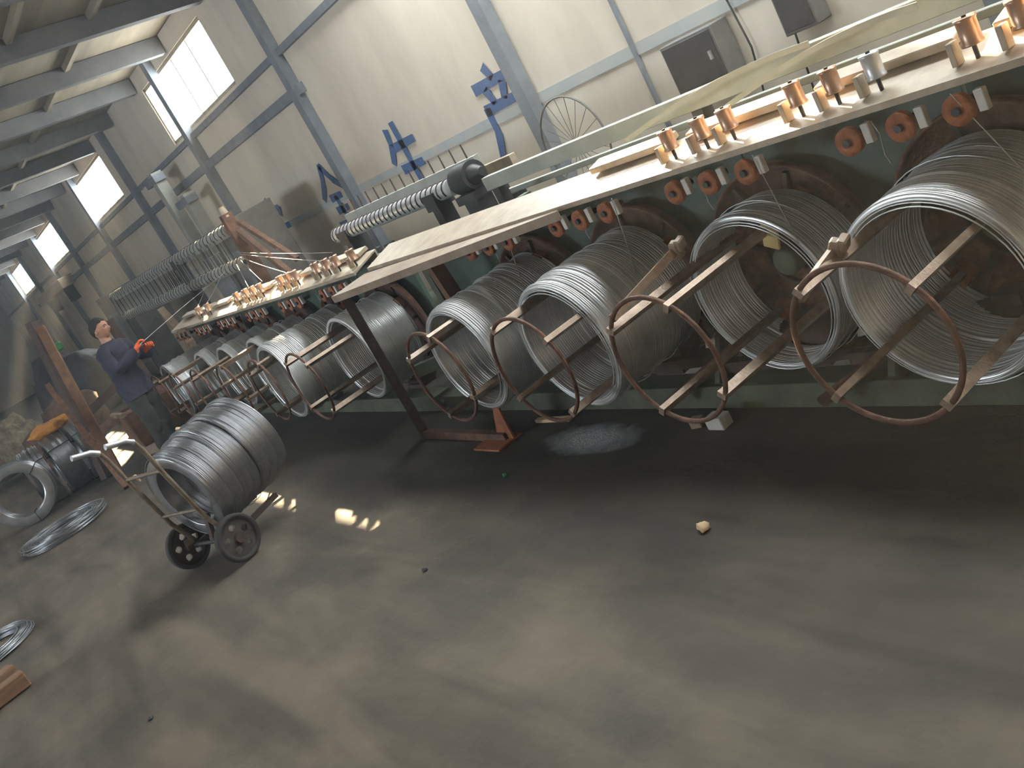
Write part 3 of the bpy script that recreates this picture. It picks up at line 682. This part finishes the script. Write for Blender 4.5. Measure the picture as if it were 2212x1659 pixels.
# ------------------------------------------------------------------ hand truck with coils
TA = R_(18)
T = empty('hand_truck', 'two-wheeled steel hand truck with spoked wheels carrying wire coils', 'hand truck', (-6.17, .93, 0), TA)
wheel_mb = None
def truck_wheel(sx):
    w = MB()
    # tyre along X axis
    w.lathe([(.118, -.024), (.145, -.024), (.150, -.016), (.150, .016), (.145, .024), (.118, .024)], 40, 'X')
    o = w.build('wheel', 'rubber', T, (sx, 0, .15))
    # disc with holes : ring sectors around five holes
    m = MB(); n = 5; ro, ri = .119, .030; segs = 60; hole_c = .073; hr = .021
    bm = bmesh.new()
    # grid disc with faces removed where the holes are
    rad = [ri + (ro - ri) * i / 12 for i in range(13)]
    vs = {}
    for layer, tx in enumerate((-.010, .010)):
        for i, r in enumerate(rad):
            for k in range(segs):
                a = 2 * PI * k / segs; vs[(layer, i, k)] = bm.verts.new((tx, r * math.cos(a), r * math.sin(a)))
    keep = {}
    for i in range(12):
        for k in range(segs):
            a = 2 * PI * (k + .5) / segs; r = (rad[i] + rad[i + 1]) / 2; p = (r * math.cos(a), r * math.sin(a))
            hole = any((p[0] - hole_c * math.cos(2 * PI * h / n)) ** 2 + (p[1] - hole_c * math.sin(2 * PI * h / n)) ** 2 < hr * hr for h in range(n))
            keep[(i, k)] = not hole
    for (i, k), kp in keep.items():
        if not kp: continue
        k2 = (k + 1) % segs
        bm.faces.new([vs[(0, i, k)], vs[(0, i, k2)], vs[(0, i + 1, k2)], vs[(0, i + 1, k)]])
        bm.faces.new([vs[(1, i, k)], vs[(1, i + 1, k)], vs[(1, i + 1, k2)], vs[(1, i, k2)]])
        for (di, dk, a_, b_) in ((-1, 0, (i, k), (i, k2)), (1, 0, (i + 1, k), (i + 1, k2)), (0, -1, (i, k), (i + 1, k)), (0, 1, (i, k2), (i + 1, k2))):
            nb = keep.get((i + di, (k + dk) % segs), False if 0 <= i + di < 12 else None)
            if nb is not True:
                bm.faces.new([vs[(0,) + a_], vs[(0,) + b_], vs[(1,) + b_], vs[(1,) + a_]])
    bmesh.ops.delete(bm, geom=[v for v in bm.verts if not v.link_faces], context='VERTS')
    bmesh.ops.recalc_face_normals(bm, faces=bm.faces)
    me = D.meshes.new('wheel_disc'); bm.to_mesh(me); bm.free(); me.materials.append(MT['wheel'])
    inst('wheel_disc', me, o, (0, 0, 0), (R_(20), 0, 0))
    h = MB(); h.cyl((-.04, 0, 0), (.04, 0, 0), .033, .033, 20); h.build('wheel_hub', 'rust_dark', o)
truck_wheel(-.30); truck_wheel(.30)
m = MB(); m.cyl((-.33, 0, .15), (.33, 0, .15), .013, .013, 12); m.build('axle', 'dark', T)
for s_ in (-1, 1):
    x = s_ * .215
    m = MB(); m.tube([(x, .02, .17), (x, -.05, .35), (x * 1.02, -.115, .70), (x * 1.04, -.145, .90), (x * 1.04, -.165, .965)], .0155, 10); m.build('side_rail', 'truck', T)
    m = MB(); m.tube([(x * 1.04, -.165, .965), (x * 1.05, -.21, 1.00), (x * 1.05, -.26, 1.015), (x * 1.05, -.32, 1.035)], .0185, 12); m.build('grip', 'grip', T)
    m = MB(); m.beam((x, 0, .14), (x * .9, .44, .17), .035, .03); m.build('toe_prong', 'rust_dark', T)
    m = MB(); m.beam((x, -.02, .19), (x * 1.25, 0, .15), .05, .05); m.build('axle_bracket', 'truck', T)
for z, y in ((.42, -.065), (.74, -.12)):
    m = MB(); m.cyl((-.22, y, z), (.22, y, z), .012, .012, 10); m.build('cross_bar', 'truck', T)
m = MB(); m.beam((.10, -.03, .18), (.10, .02, .34), .035, .03); m.build('stop_bar', 'rust_dark', T)
# coils on the truck
cdir = Matrix.Rotation(TA, 4, 'Z') @ Matrix.Rotation(R_(5), 4, 'X')
base = Vector((-6.17, .93, 0))
tl = ['front coil of the hand truck load, facing the camera with its open end', 'second coil behind the front one on the hand truck', 'third coil from the front on the hand truck', 'fourth coil from the front on the hand truck', 'fifth coil from the front on the hand truck', 'sixth coil from the front on the hand truck', 'hindmost coil on the hand truck, in deepest shade']
y = .06; R0 = .30
rg = random.Random(5)
for i in range(7):
    L = [.11, .085, .085, .08, .08, .085, .085][i]
    R1 = R0 + [0, .006, .012, .010, .014, .010, .012][i]
    me = coil_mesh(R1, .075, L - .003, 17, 30 + i, 64, .004, .002, lobes=1, m='wire_dark')
    off = Vector((rg.uniform(-.008, .008), y, .475 + (R1 - R0) + rg.uniform(-.004, .006)))
    root = empty('wire_coil', tl[i], 'wire coil', base + (cdir @ off), rot=cdir.to_euler(), group='dark wire coils on the hand truck')
    o = inst('windings', me, root); o['kind'] = 'stuff'
    if i in (0, 3):
        add_loose(root, R1 + .012, L * .6, 2, 60 + i, m='wire_dark')
    y += L
m = MB(); m.box((0, 0, 0), (.045, .02, .055)); tag(m.build('paper_tag', 'tag', None, (-6.46, 1.20, .80), .003, (.4, .3, .5)), 'small tan paper tag on top of the coils on the hand truck', 'tag')
m = MB(); m.box((0, 0, 0), (.05, .012, .04)); m.box((.02, 0, .02), (.03, .012, .03)); tag(m.build('paper_tag', 'tag', None, (-6.33, .80, .715), .003, (.2, .3, .2)), 'small tan paper tag at the left edge of the front coil on the truck', 'tag')

# ------------------------------------------------------------------ coils stacked at the left
GS = 'wire coils lying in a row at the left'
def lying(x, y, z, R, wl, L, rot, lab, seed, turns=20, m='wire_dark', ties=3):
    root = empty('wire_coil', lab, 'wire coil', (x, y, z), rot=rot, group=GS)
    o = inst('windings', coil_mesh(R, wl, L, turns, seed, 56, .006, .005, lobes=1, m=m), root); o['kind'] = 'stuff'
    for k in range(ties):
        a = 2 * PI * k / ties + .6; c = Vector((math.cos(a), 0, math.sin(a)))
        t = MB(); t.tube([c * (R - wl - .008) + Vector((0, -.008, 0)), c * (R + .016) + Vector((0, -.008, 0)), c * (R + .02) + Vector((0, L / 2, 0)), c * (R + .016) + Vector((0, L + .008, 0)), c * (R - wl - .008) + Vector((0, L + .008, 0)), c * (R - wl - .014) + Vector((0, L / 2, 0))], .006, 5, True)
        t.build('tie_wire', 'dark', root)
lying(-12.15, .42, .375, .36, .10, .20, (0, 0, R_(78)), 'wire coil standing at the left edge, its open ring facing the camera', 71)
for k, (yy, lab) in enumerate(((.62, 'first lying coil just behind the ring at the left'), (.93, 'second lying coil in the row at the left, in the middle'), (1.22, 'third lying coil under the orange sacking, farthest in the left row'))):
    lying(-12.75 + .03 * k, yy, .365 + .012 * k, .35 + .01 * k, .10, .26, (0, 0, R_(-4 + 4 * k)), lab, 72 + k, 24)
# orange sacking on top
def lump(name, loc, size, m, seed, label=None, cat=None, group=None, sub=3, amp=.25, parent=None):
    bm = bmesh.new(); bmesh.ops.create_icosphere(bm, subdivisions=sub, radius=1)
    rg = random.Random(seed); ph = [rg.uniform(0, 6.28) for _ in range(6)]
    for v in bm.verts:
        p = v.co; n = 1 + amp * (math.sin(4 * p.x + ph[0]) * math.sin(5 * p.y + ph[1]) + .6 * math.sin(9 * p.z + ph[2]) * math.sin(8 * p.x + ph[3]) + .35 * math.sin(15 * p.y + ph[4]))
        v.co = Vector((p.x * size[0] * n, p.y * size[1] * n, max(p.z * size[2] * n, -size[2] * .8)))
    me = D.meshes.new(name); bm.to_mesh(me); bm.free(); me.materials.append(MT[m]); me.polygons.foreach_set('use_smooth', [True] * len(me.polygons))
    o = D.objects.new(name, me); COL.objects.link(o); o.location = loc
    if parent: o.parent = parent
    if label: tag(o, label, cat, group)
    return o
lump('sacking', (-12.72, 1.12, .80), (.17, .27, .075), 'orange_cloth', 3, 'bundle of orange sacking lying on top of the left coils', 'sacking', amp=.18)

# flat loose coils on the floor
def flat_coil(x, y, R, wl, h, lab, seed, k, grp='loose wire coils flat on the floor'):
    root = empty('loose_coil', lab, 'wire coil', (x, y, 0), 0, grp); rg = random.Random(seed)
    body = MB()
    for i in range(k):
        r = R - wl * rg.random(); ph = rg.uniform(0, 6.28); e = rg.uniform(0, .035); z = .004 + rg.random() * h; ox, oy = rg.uniform(-.018, .018), rg.uniform(-.018, .018)
        body.tube([(ox + r * (1 + e * math.cos(2 * a + ph)) * math.cos(a), oy + r * (1 + e * math.cos(2 * a + ph)) * math.sin(a), z + .006 * math.sin(a * 2 + ph)) for a in [2 * PI * j / 44 for j in range(44)]], .0028, 5, True)
    o = body.build('strands', 'wire_dark', root, (0, 0, .006)); o['kind'] = 'stuff'
flat_coil(-10.55, .52, .44, .24, .07, 'loose silver wire coil lying flat on the floor left of the hand truck', 5, 90)
flat_coil(-7.83, -.53, .36, .09, .05, 'silver wire loop lying flat at the left photo edge', 6, 60)

# timber baulks
GT = 'timber pieces at the left edge'
r_ = empty('timber_baulk', 'long rust-brown timber baulk at the lower left edge', 'timber', (-6.52, -.36, 0), R_(-84)); m = MB(); m.box((.62, 0, .055), (1.3, .10, .10)); m.build('baulk', 'wood', r_, None, .008)
r_ = empty('timber_baulk', 'short ochre timber block behind the longer baulk', 'timber', (-6.85, -.42, 0), R_(-70)); m = MB(); m.box((.3, 0, .05), (.7, .10, .09)); m.build('baulk', 'wood', r_, None, .008)
m = MB(); m.cyl((0, -.3, .03), (0, .0, .03), .028, .028, 12); tag(m.build('pipe_piece', 'rust_dark', None, (-6.70, -.46, .0)), 'dark pipe offcut between the two timber pieces', 'pipe')

# ------------------------------------------------------------------ rusty stand behind the worker
S = empty('steel_stand', 'rust-orange steel stand of leaning beams to the left of the worker', 'stand', (-11.8, 1.45, 0))
def SP(p, q, w, h, name, m):
    b = MB(); o = Vector((-11.8, 1.45, 0)); b.beam(Vector(p) - o, Vector(q) - o, w, h); b.build(name, m, S, None, .004)
SP((-12.4, 1.60, 1.95), (-12.15, 1.28, .0), .10, .14, 'post', 'rust_dark')
SP((-12.25, 1.62, 1.85), (-11.15, 1.28, .05), .10, .06, 'leaning_beam', 'orange_steel')
SP((-12.0, 1.30, 1.25), (-10.72, 1.22, .0), .06, .09, 'leaning_beam', 'rust')
SP((-12.3, 2.3, 1.55), (-12.2, 2.3, 0), .10, .10, 'post', 'rust_dark')
SP((-12.3, 1.55, .75), (-12.25, 2.35, .95), .08, .10, 'cross_beam', 'rust_dark')
SP((-12.2, 1.3, .5), (-11.3, 2.4, .65), .07, .10, 'cross_beam', 'rust')
b_ = MB(); b_.box((0, 0, 0), (.62, .60, .42)); b_.build('bin', 'orange_steel', S, (.12, .55, .38), .01)
b_ = MB(); b_.box((0, 0, 0), (.70, .05, .05)); b_.build('bin_rim', 'tan', S, (.12, .24, .60), .004)
b_ = MB(); b_.box((0, 0, 0), (.5, .07, .16)); b_.build('bin_lip', 'tan', S, (.38, .40, .12), .004, (0, 0, .5))
m = MB(); m.tube([(-12.35, 1.55, 1.88), (-12.42, 1.5, 1.6), (-12.38, 1.45, 1.2), (-12.45, 1.42, .9)], .02, 8); tag(m.build('hanging_hose', 'dark', None), 'dark hose hanging on the top of the rusty stand', 'hose')

# scrap heap at far left
sc_l = [('tan', 'scrap', (-17.2, 1.05, .55), (.42, .34, .40), 'tan crumpled sack on top of the scrap heap at the left edge'),
        ('tan', 'scrap', (-17.9, .8, .32), (.5, .45, .32), 'pale sack low in the scrap heap at the left edge'),
        ('r', 'scrap_rust', (-16.4, 1.3, .27), (.4, .38, .34), 'rust-brown bundle at the front of the scrap heap'),
        ('r', 'scrap_rust', (-17.2, 1.9, .36), (.55, .5, .45), 'dark brown bundle at the back of the scrap heap'),
        ('r', 'scrap_rust', (-15.3, 1.15, .25), (.34, .3, .25), 'small brown bundle right of the scrap heap'),
        ('d', 'dark', (-18.6, 2.4, .7), (.8, .7, .7), 'big dark bundle behind the scrap heap near the wall')]
for i, (a, m_, loc, sz, lab) in enumerate(sc_l): lump('scrap_sack', loc, sz, m_, 40 + i, lab, 'sack', 'scrap sacks at the far left', amp=.2)
m = MB(); m.box((0, 0, 0), (.25, .3, .16)); tag(m.build('plastic_tub', 'leaf', None, (-18.7, 2.45, 1.50), .03), 'small bright green plastic thing on top of the dark bundle at the far left', 'tub')

# ------------------------------------------------------------------ small things on the floor
lump('powder_heap', (-3.93, 2.37, .0035), (.44, .17, .004), 'powder', 8, 'pale grey powder spilled on the floor before the reels', 'powder', amp=.06)
m = MB(); m.box((0, 0, .03), (.10, .07, .06)); tag(m.build('white_block', 'white', None, (-3.13, 2.50, 0), .004), 'larger white block on the floor against the green base channel', 'block')
m = MB(); m.box((0, 0, .022), (.06, .05, .044)); tag(m.build('white_block', 'tan', None, (-3.27, 2.50, 0), .004, (0, 0, .3)), 'smaller tan block beside the white one at the base channel', 'block')
m = MB(); m.beam((-.16, 0, .012), (.14, .02, .012), .03, .02); tag(m.build('wood_chip', 'tag', None, (-4.45, 2.52, 0)), 'pale wood strip on the floor below the leftmost near coil', 'wood')
lump('scrap_chip', (-2.64, 1.83, .014), (.030, .022, .018), 'tag', 9, 'small tan chip alone on the dark floor at right', 'chip', amp=.2, sub=2)
lump('scrap_chip', (-4.28, 2.02, .008), (.016, .014, .010), 'leaf', 10, 'tiny green chip on the floor below the powder', 'chip', amp=.2, sub=2)
lump('scrap_chip', (-4.72, .05, .006), (.02, .014, .009), 'dark', 11, 'tiny dark chip on the bright floor at lower left', 'chip', amp=.2, sub=2)
lump('scrap_chip', (-4.0, 1.3, .006), (.02, .014, .009), 'dark', 12, 'tiny dark chip in the middle of the floor', 'chip', amp=.2, sub=2)

# ------------------------------------------------------------------ worker
W = empty('person', 'person in navy jacket and dark trousers wearing orange gloves, holding a wire', 'person', (-10.80, 1.86, 0), R_(-46))
def skin(name, verts, edges, radii, m, parent, root=0, sub=2, extra=None, voxel=0, post=None):
    me = D.meshes.new(name); me.from_pydata([Vector(v) for v in verts], edges, []); me.update()
    o = D.objects.new(name, me); COL.objects.link(o)
    md = o.modifiers.new('s', 'SKIN'); md.use_smooth_shade = True
    for i, r in enumerate(radii):
        sv = me.skin_vertices[0].data[i]; sv.radius = r if isinstance(r, tuple) else (r, r); sv.use_root = (i == root)
    sd = o.modifiers.new('d', 'SUBSURF'); sd.levels = sub; sd.render_levels = sub
    dg = bpy.context.evaluated_depsgraph_get(); ev = o.evaluated_get(dg); nm = D.meshes.new_from_object(ev)
    o.modifiers.clear(); o.data = nm; D.meshes.remove(me)
    if extra or voxel:
        bm = bmesh.new(); bm.from_mesh(nm)
        if extra: bm.from_mesh(extra)
        bm.to_mesh(nm); bm.free()
        rm = o.modifiers.new('r', 'REMESH'); rm.mode = 'VOXEL'; rm.voxel_size = voxel
        st = o.modifiers.new('m', 'SMOOTH'); st.factor = .5; st.iterations = 3
        dg = bpy.context.evaluated_depsgraph_get(); nm2 = D.meshes.new_from_object(o.evaluated_get(dg))
        o.modifiers.clear(); o.data = nm2; D.meshes.remove(nm); nm = nm2
    nm.materials.clear(); nm.materials.append(MT[m])
    if post:
        for v in nm.vertices: v.co = post(v.co.copy(), v.normal.copy())
    nm.polygons.foreach_set('use_smooth', [True] * len(nm.polygons))
    o.parent = parent; return o
# local frame: person faces +Y, x to his right side; stands at z 0
V = dict(pel=(0, 0, .88), spine=(0, .01, 1.02), chest=(0, .03, 1.20), neck0=(0, .02, 1.345), neck=(0, .030, 1.42), skull=(0, .035, 1.50),
         shR=(.17, .03, 1.32), elR=(.25, .12, 1.08), wrR=(.10, .33, 1.17), shL=(-.17, .03, 1.32), elL=(-.24, .14, 1.09), wrL=(-.05, .35, 1.12),
         hipR=(.095, 0, .84), knR=(.12, .04, .46), anR=(.13, -.02, .09), toR=(.14, .13, .035), hipL=(-.095, 0, .84), knL=(-.12, .01, .46), anL=(-.13, -.06, .09), toL=(-.14, .09, .035))
def chainset(names, edges, rad, nm, m, **k):
    idx = {n: i for i, n in enumerate(names)}
    return skin(nm, [V[n] for n in names], [(idx[a], idx[c]) for a, c in edges], [rad[n] for n in names], m, W, **k)
rb = dict(pel=(.135, .10), spine=(.12, .09), chest=(.14, .10), neck0=.062, neck=.054, skull=.055, shR=.055, elR=.040, wrR=.028, shL=.055, elL=.040, wrL=.028,
          hipR=.078, knR=.055, anR=.038, toR=.030, hipL=.078, knL=.055, anL=.038, toL=.030)
names = list(rb)
body_e = [('pel','spine'),('spine','chest'),('chest','neck0'),('neck0','neck'),('neck','skull'),('chest','shR'),('shR','elR'),('elR','wrR'),('chest','shL'),('shL','elL'),('elL','wrL'),('pel','hipR'),('hipR','knR'),('knR','anR'),('anR','toR'),('pel','hipL'),('hipL','knL'),('knL','anL'),('anL','toL')]
HC = Vector((0, .050, 1.530))
def head_point(d, grow=0.0):
    """surface of the head in direction d (unit): egg skull, jaw, brow, nose, lips, chin"""
    x, y, z = d
    rx, ry, rz = .080 + grow, .100 + grow, .118 + grow
    jaw = max(0.0, -z) ** 1.4
    p = Vector((x * rx * (1 - .30 * jaw), y * ry * (1 - .10 * jaw), z * rz))
    if y < 0: p.y *= 1 - .18 * jaw
    if y > 0 and not grow:
        g = lambda cx, cz, sx, sz: math.exp(-((p.x - cx) / sx) ** 2 - ((p.z - cz) / sz) ** 2)
        p.y += .026 * g(0, -.030, .012, .016) + .012 * g(0, -.008, .008, .020)
        p.y += .006 * g(0, .022, .045, .008)
        p.y -= .010 * (g(.031, .003, .014, .010) + g(-.031, .003, .014, .010))
        p.y += .006 * g(0, -.066, .022, .006) + .005 * g(0, -.058, .018, .004) + .010 * g(0, -.098, .020, .014)
        p.y -= .003 * g(0, -.062, .024, .0025)
    return HC + p
hb = bmesh.new(); bmesh.ops.create_uvsphere(hb, u_segments=72, v_segments=56, radius=1)
for v in hb.verts: v.co = head_point(v.co.normalized())
hm_ = D.meshes.new('head_part'); hb.to_mesh(hm_); hb.free()
V['wrR'] = (.10, .33, 1.17)
body = chainset(names, body_e, rb, 'body', 'skin', sub=2, extra=hm_, voxel=.0055); D.meshes.remove(hm_)
def folds(p):
    return .005 * math.sin(40 * p.z + 11 * p.x + 4 * math.sin(11 * p.y)) + .004 * math.sin(46 * p.x + 31 * p.z + 20 * p.y)
def garment(name, m, zlo, zhi, amount, th):
    """cloth shell grown off the body surface between two heights"""
    bm = bmesh.new(); bm.from_mesh(body.data)
    bmesh.ops.delete(bm, geom=[v for v in bm.verts if not (zlo < v.co.z < zhi)], context='VERTS')
    bm.normal_update()
    mv = {v: v.co + v.normal * amount(v.co) for v in bm.verts}
    for v, c in mv.items(): v.co = c
    for _ in range(5): bmesh.ops.smooth_vert(bm, verts=bm.verts[:], factor=.5, use_axis_x=True, use_axis_y=True, use_axis_z=True)
    bm.normal_update()
    mv = {v: v.co + v.normal * folds(v.co) for v in bm.verts}
    for v, c in mv.items(): v.co = c
    me = D.meshes.new(name); bm.to_mesh(me); bm.free(); me.materials.clear(); me.materials.append(MT[m])
    me.polygons.foreach_set('use_smooth', [True] * len(me.polygons))
    o = inst(name, me, W); sm = o.modifiers.new('t', 'SOLIDIFY'); sm.thickness = th; sm.offset = -1
    return o
garment('trousers', 'trouser', .085, .92, lambda p: .024 + .010 * min(1, max(0, (p.z - .3) / .4)), .006)
garment('jacket', 'navy', .74, 1.385, lambda p: (.020 + .026 * math.exp(-(p.x / .17) ** 4) * min(1, max(0, (1.36 - p.z) / .08))) + .016 * max(0, (.95 - p.z) / .2), .008)
for s_, a in ((1, 'R'), (-1, 'L')):
    an = Vector(V['an' + a]); to = Vector(V['to' + a])
    sh = skin('shoe', [an + Vector((0, -.045, -.045)), an + Vector((0, .03, -.04)), to + Vector((0, 0, .012)), to + Vector((0, .06, .006))], [(0, 1), (1, 2), (2, 3)], [(.044, .048), (.046, .05), (.046, .042), (.040, .034)], 'dark', W)
# short black hair following the skull
bm = bmesh.new(); bmesh.ops.create_uvsphere(bm, u_segments=128, v_segments=96, radius=1)
def hairline(d):
    # lowest direction-height of the hair for a given side/front position
    f = d.y / max(1e-5, math.hypot(d.x, d.y))
    if f > .55: return .56 + .05 * math.sin(9 * d.x)
    if f > -.05: return .56 - (.55 - f) / .60 * .50
    return .06 - (-.05 - f) / .95 * .62
kill = [fc for fc in bm.faces if fc.calc_center_median().normalized().z < hairline(fc.calc_center_median().normalized())]
bmesh.ops.delete(bm, geom=kill, context='FACES')
for v in bm.verts:
    d = v.co.normalized(); v.co = head_point(d, .010 + .003 * math.sin(23 * d.x + 11 * d.z) * math.sin(19 * d.y))
me = D.meshes.new('hair'); bm.to_mesh(me); bm.free(); me.materials.append(MT['hair']); me.polygons.foreach_set('use_smooth', [True] * len(me.polygons))
hr_ = inst('hair', me, W); sm = hr_.modifiers.new('t', 'SOLIDIFY'); sm.thickness = .013; sm.offset = -1
for s_ in (-1, 1):
    e = MB(); e.lathe([(.0, -.004), (.012, -.002), (.017, .002), (.013, .007), (0, .008)], 14, 'X', closed=False); o = e.build('ear', 'skin', W, (s_ * .081, .045, 1.522)); o.scale = (1, 1, 1.7)
    e = MB(); e.lathe([(0, -.005), (.008, -.003), (.010, .0), (0, .003)], 14, 'Y', closed=False); o = e.build('eye', 'hair', W, (s_ * .031, .1345, 1.533)); o.scale = (1.2, 1, .55)
    e = MB(); e.tube([(s_ * .016, .151, 1.550), (s_ * .031, .149, 1.554), (s_ * .046, .137, 1.550)], .003, 6); e.build('eyebrow', 'hair', W)
e = MB(); e.tube([(-.020, .139, 1.467), (0, .147, 1.469), (.020, .139, 1.467)], .0028, 6); e.build('mouth', 'rust', W)
# gloves with five bent fingers
def glove(wr, toward, palm_n, sgn):
    wr = Vector(wr); f = Vector(toward).normalized(); n = Vector(palm_n); n = (n - f * n.dot(f)).normalized(); sd = f.cross(n) * sgn
    vs = [wr - f * .05, wr, wr + f * .045, wr + f * .085]; ed = [(0, 1), (1, 2), (2, 3)]; rad = [(.048, .044), (.040, .034), (.046, .028), (.044, .024)]
    for k, (off, ln) in enumerate(((-.033, .070), (-.011, .082), (.011, .078), (.032, .060))):
        p0 = wr + f * .085 + sd * off; p1 = p0 + f * ln * .45 + n * .008; p2 = p1 + f * ln * .15 + n * ln * .42; p3 = p2 - f * ln * .25 + n * ln * .18
        i = len(vs); vs += [p0, p1, p2, p3]; ed += [(3, i), (i, i + 1), (i + 1, i + 2), (i + 2, i + 3)]; rad += [.0115, .0115, .0105, .009]
    p0 = wr + f * .02 - sd * .040; p1 = wr + f * .055 - sd * .058 + n * .012; p2 = wr + f * .085 - sd * .045 + n * .034
    i = len(vs); vs += [p0, p1, p2]; ed += [(1, i), (i, i + 1), (i + 1, i + 2)]; rad += [.016, .014, .011]
    skin('glove', vs, ed, rad, 'orange_glove', W, root=1)
glove(V['wrR'], (-.35, .45, .55), (-.5, .6, -.2), 1)
glove(V['wrL'], (.25, .55, .45), (.5, .55, -.3), -1)
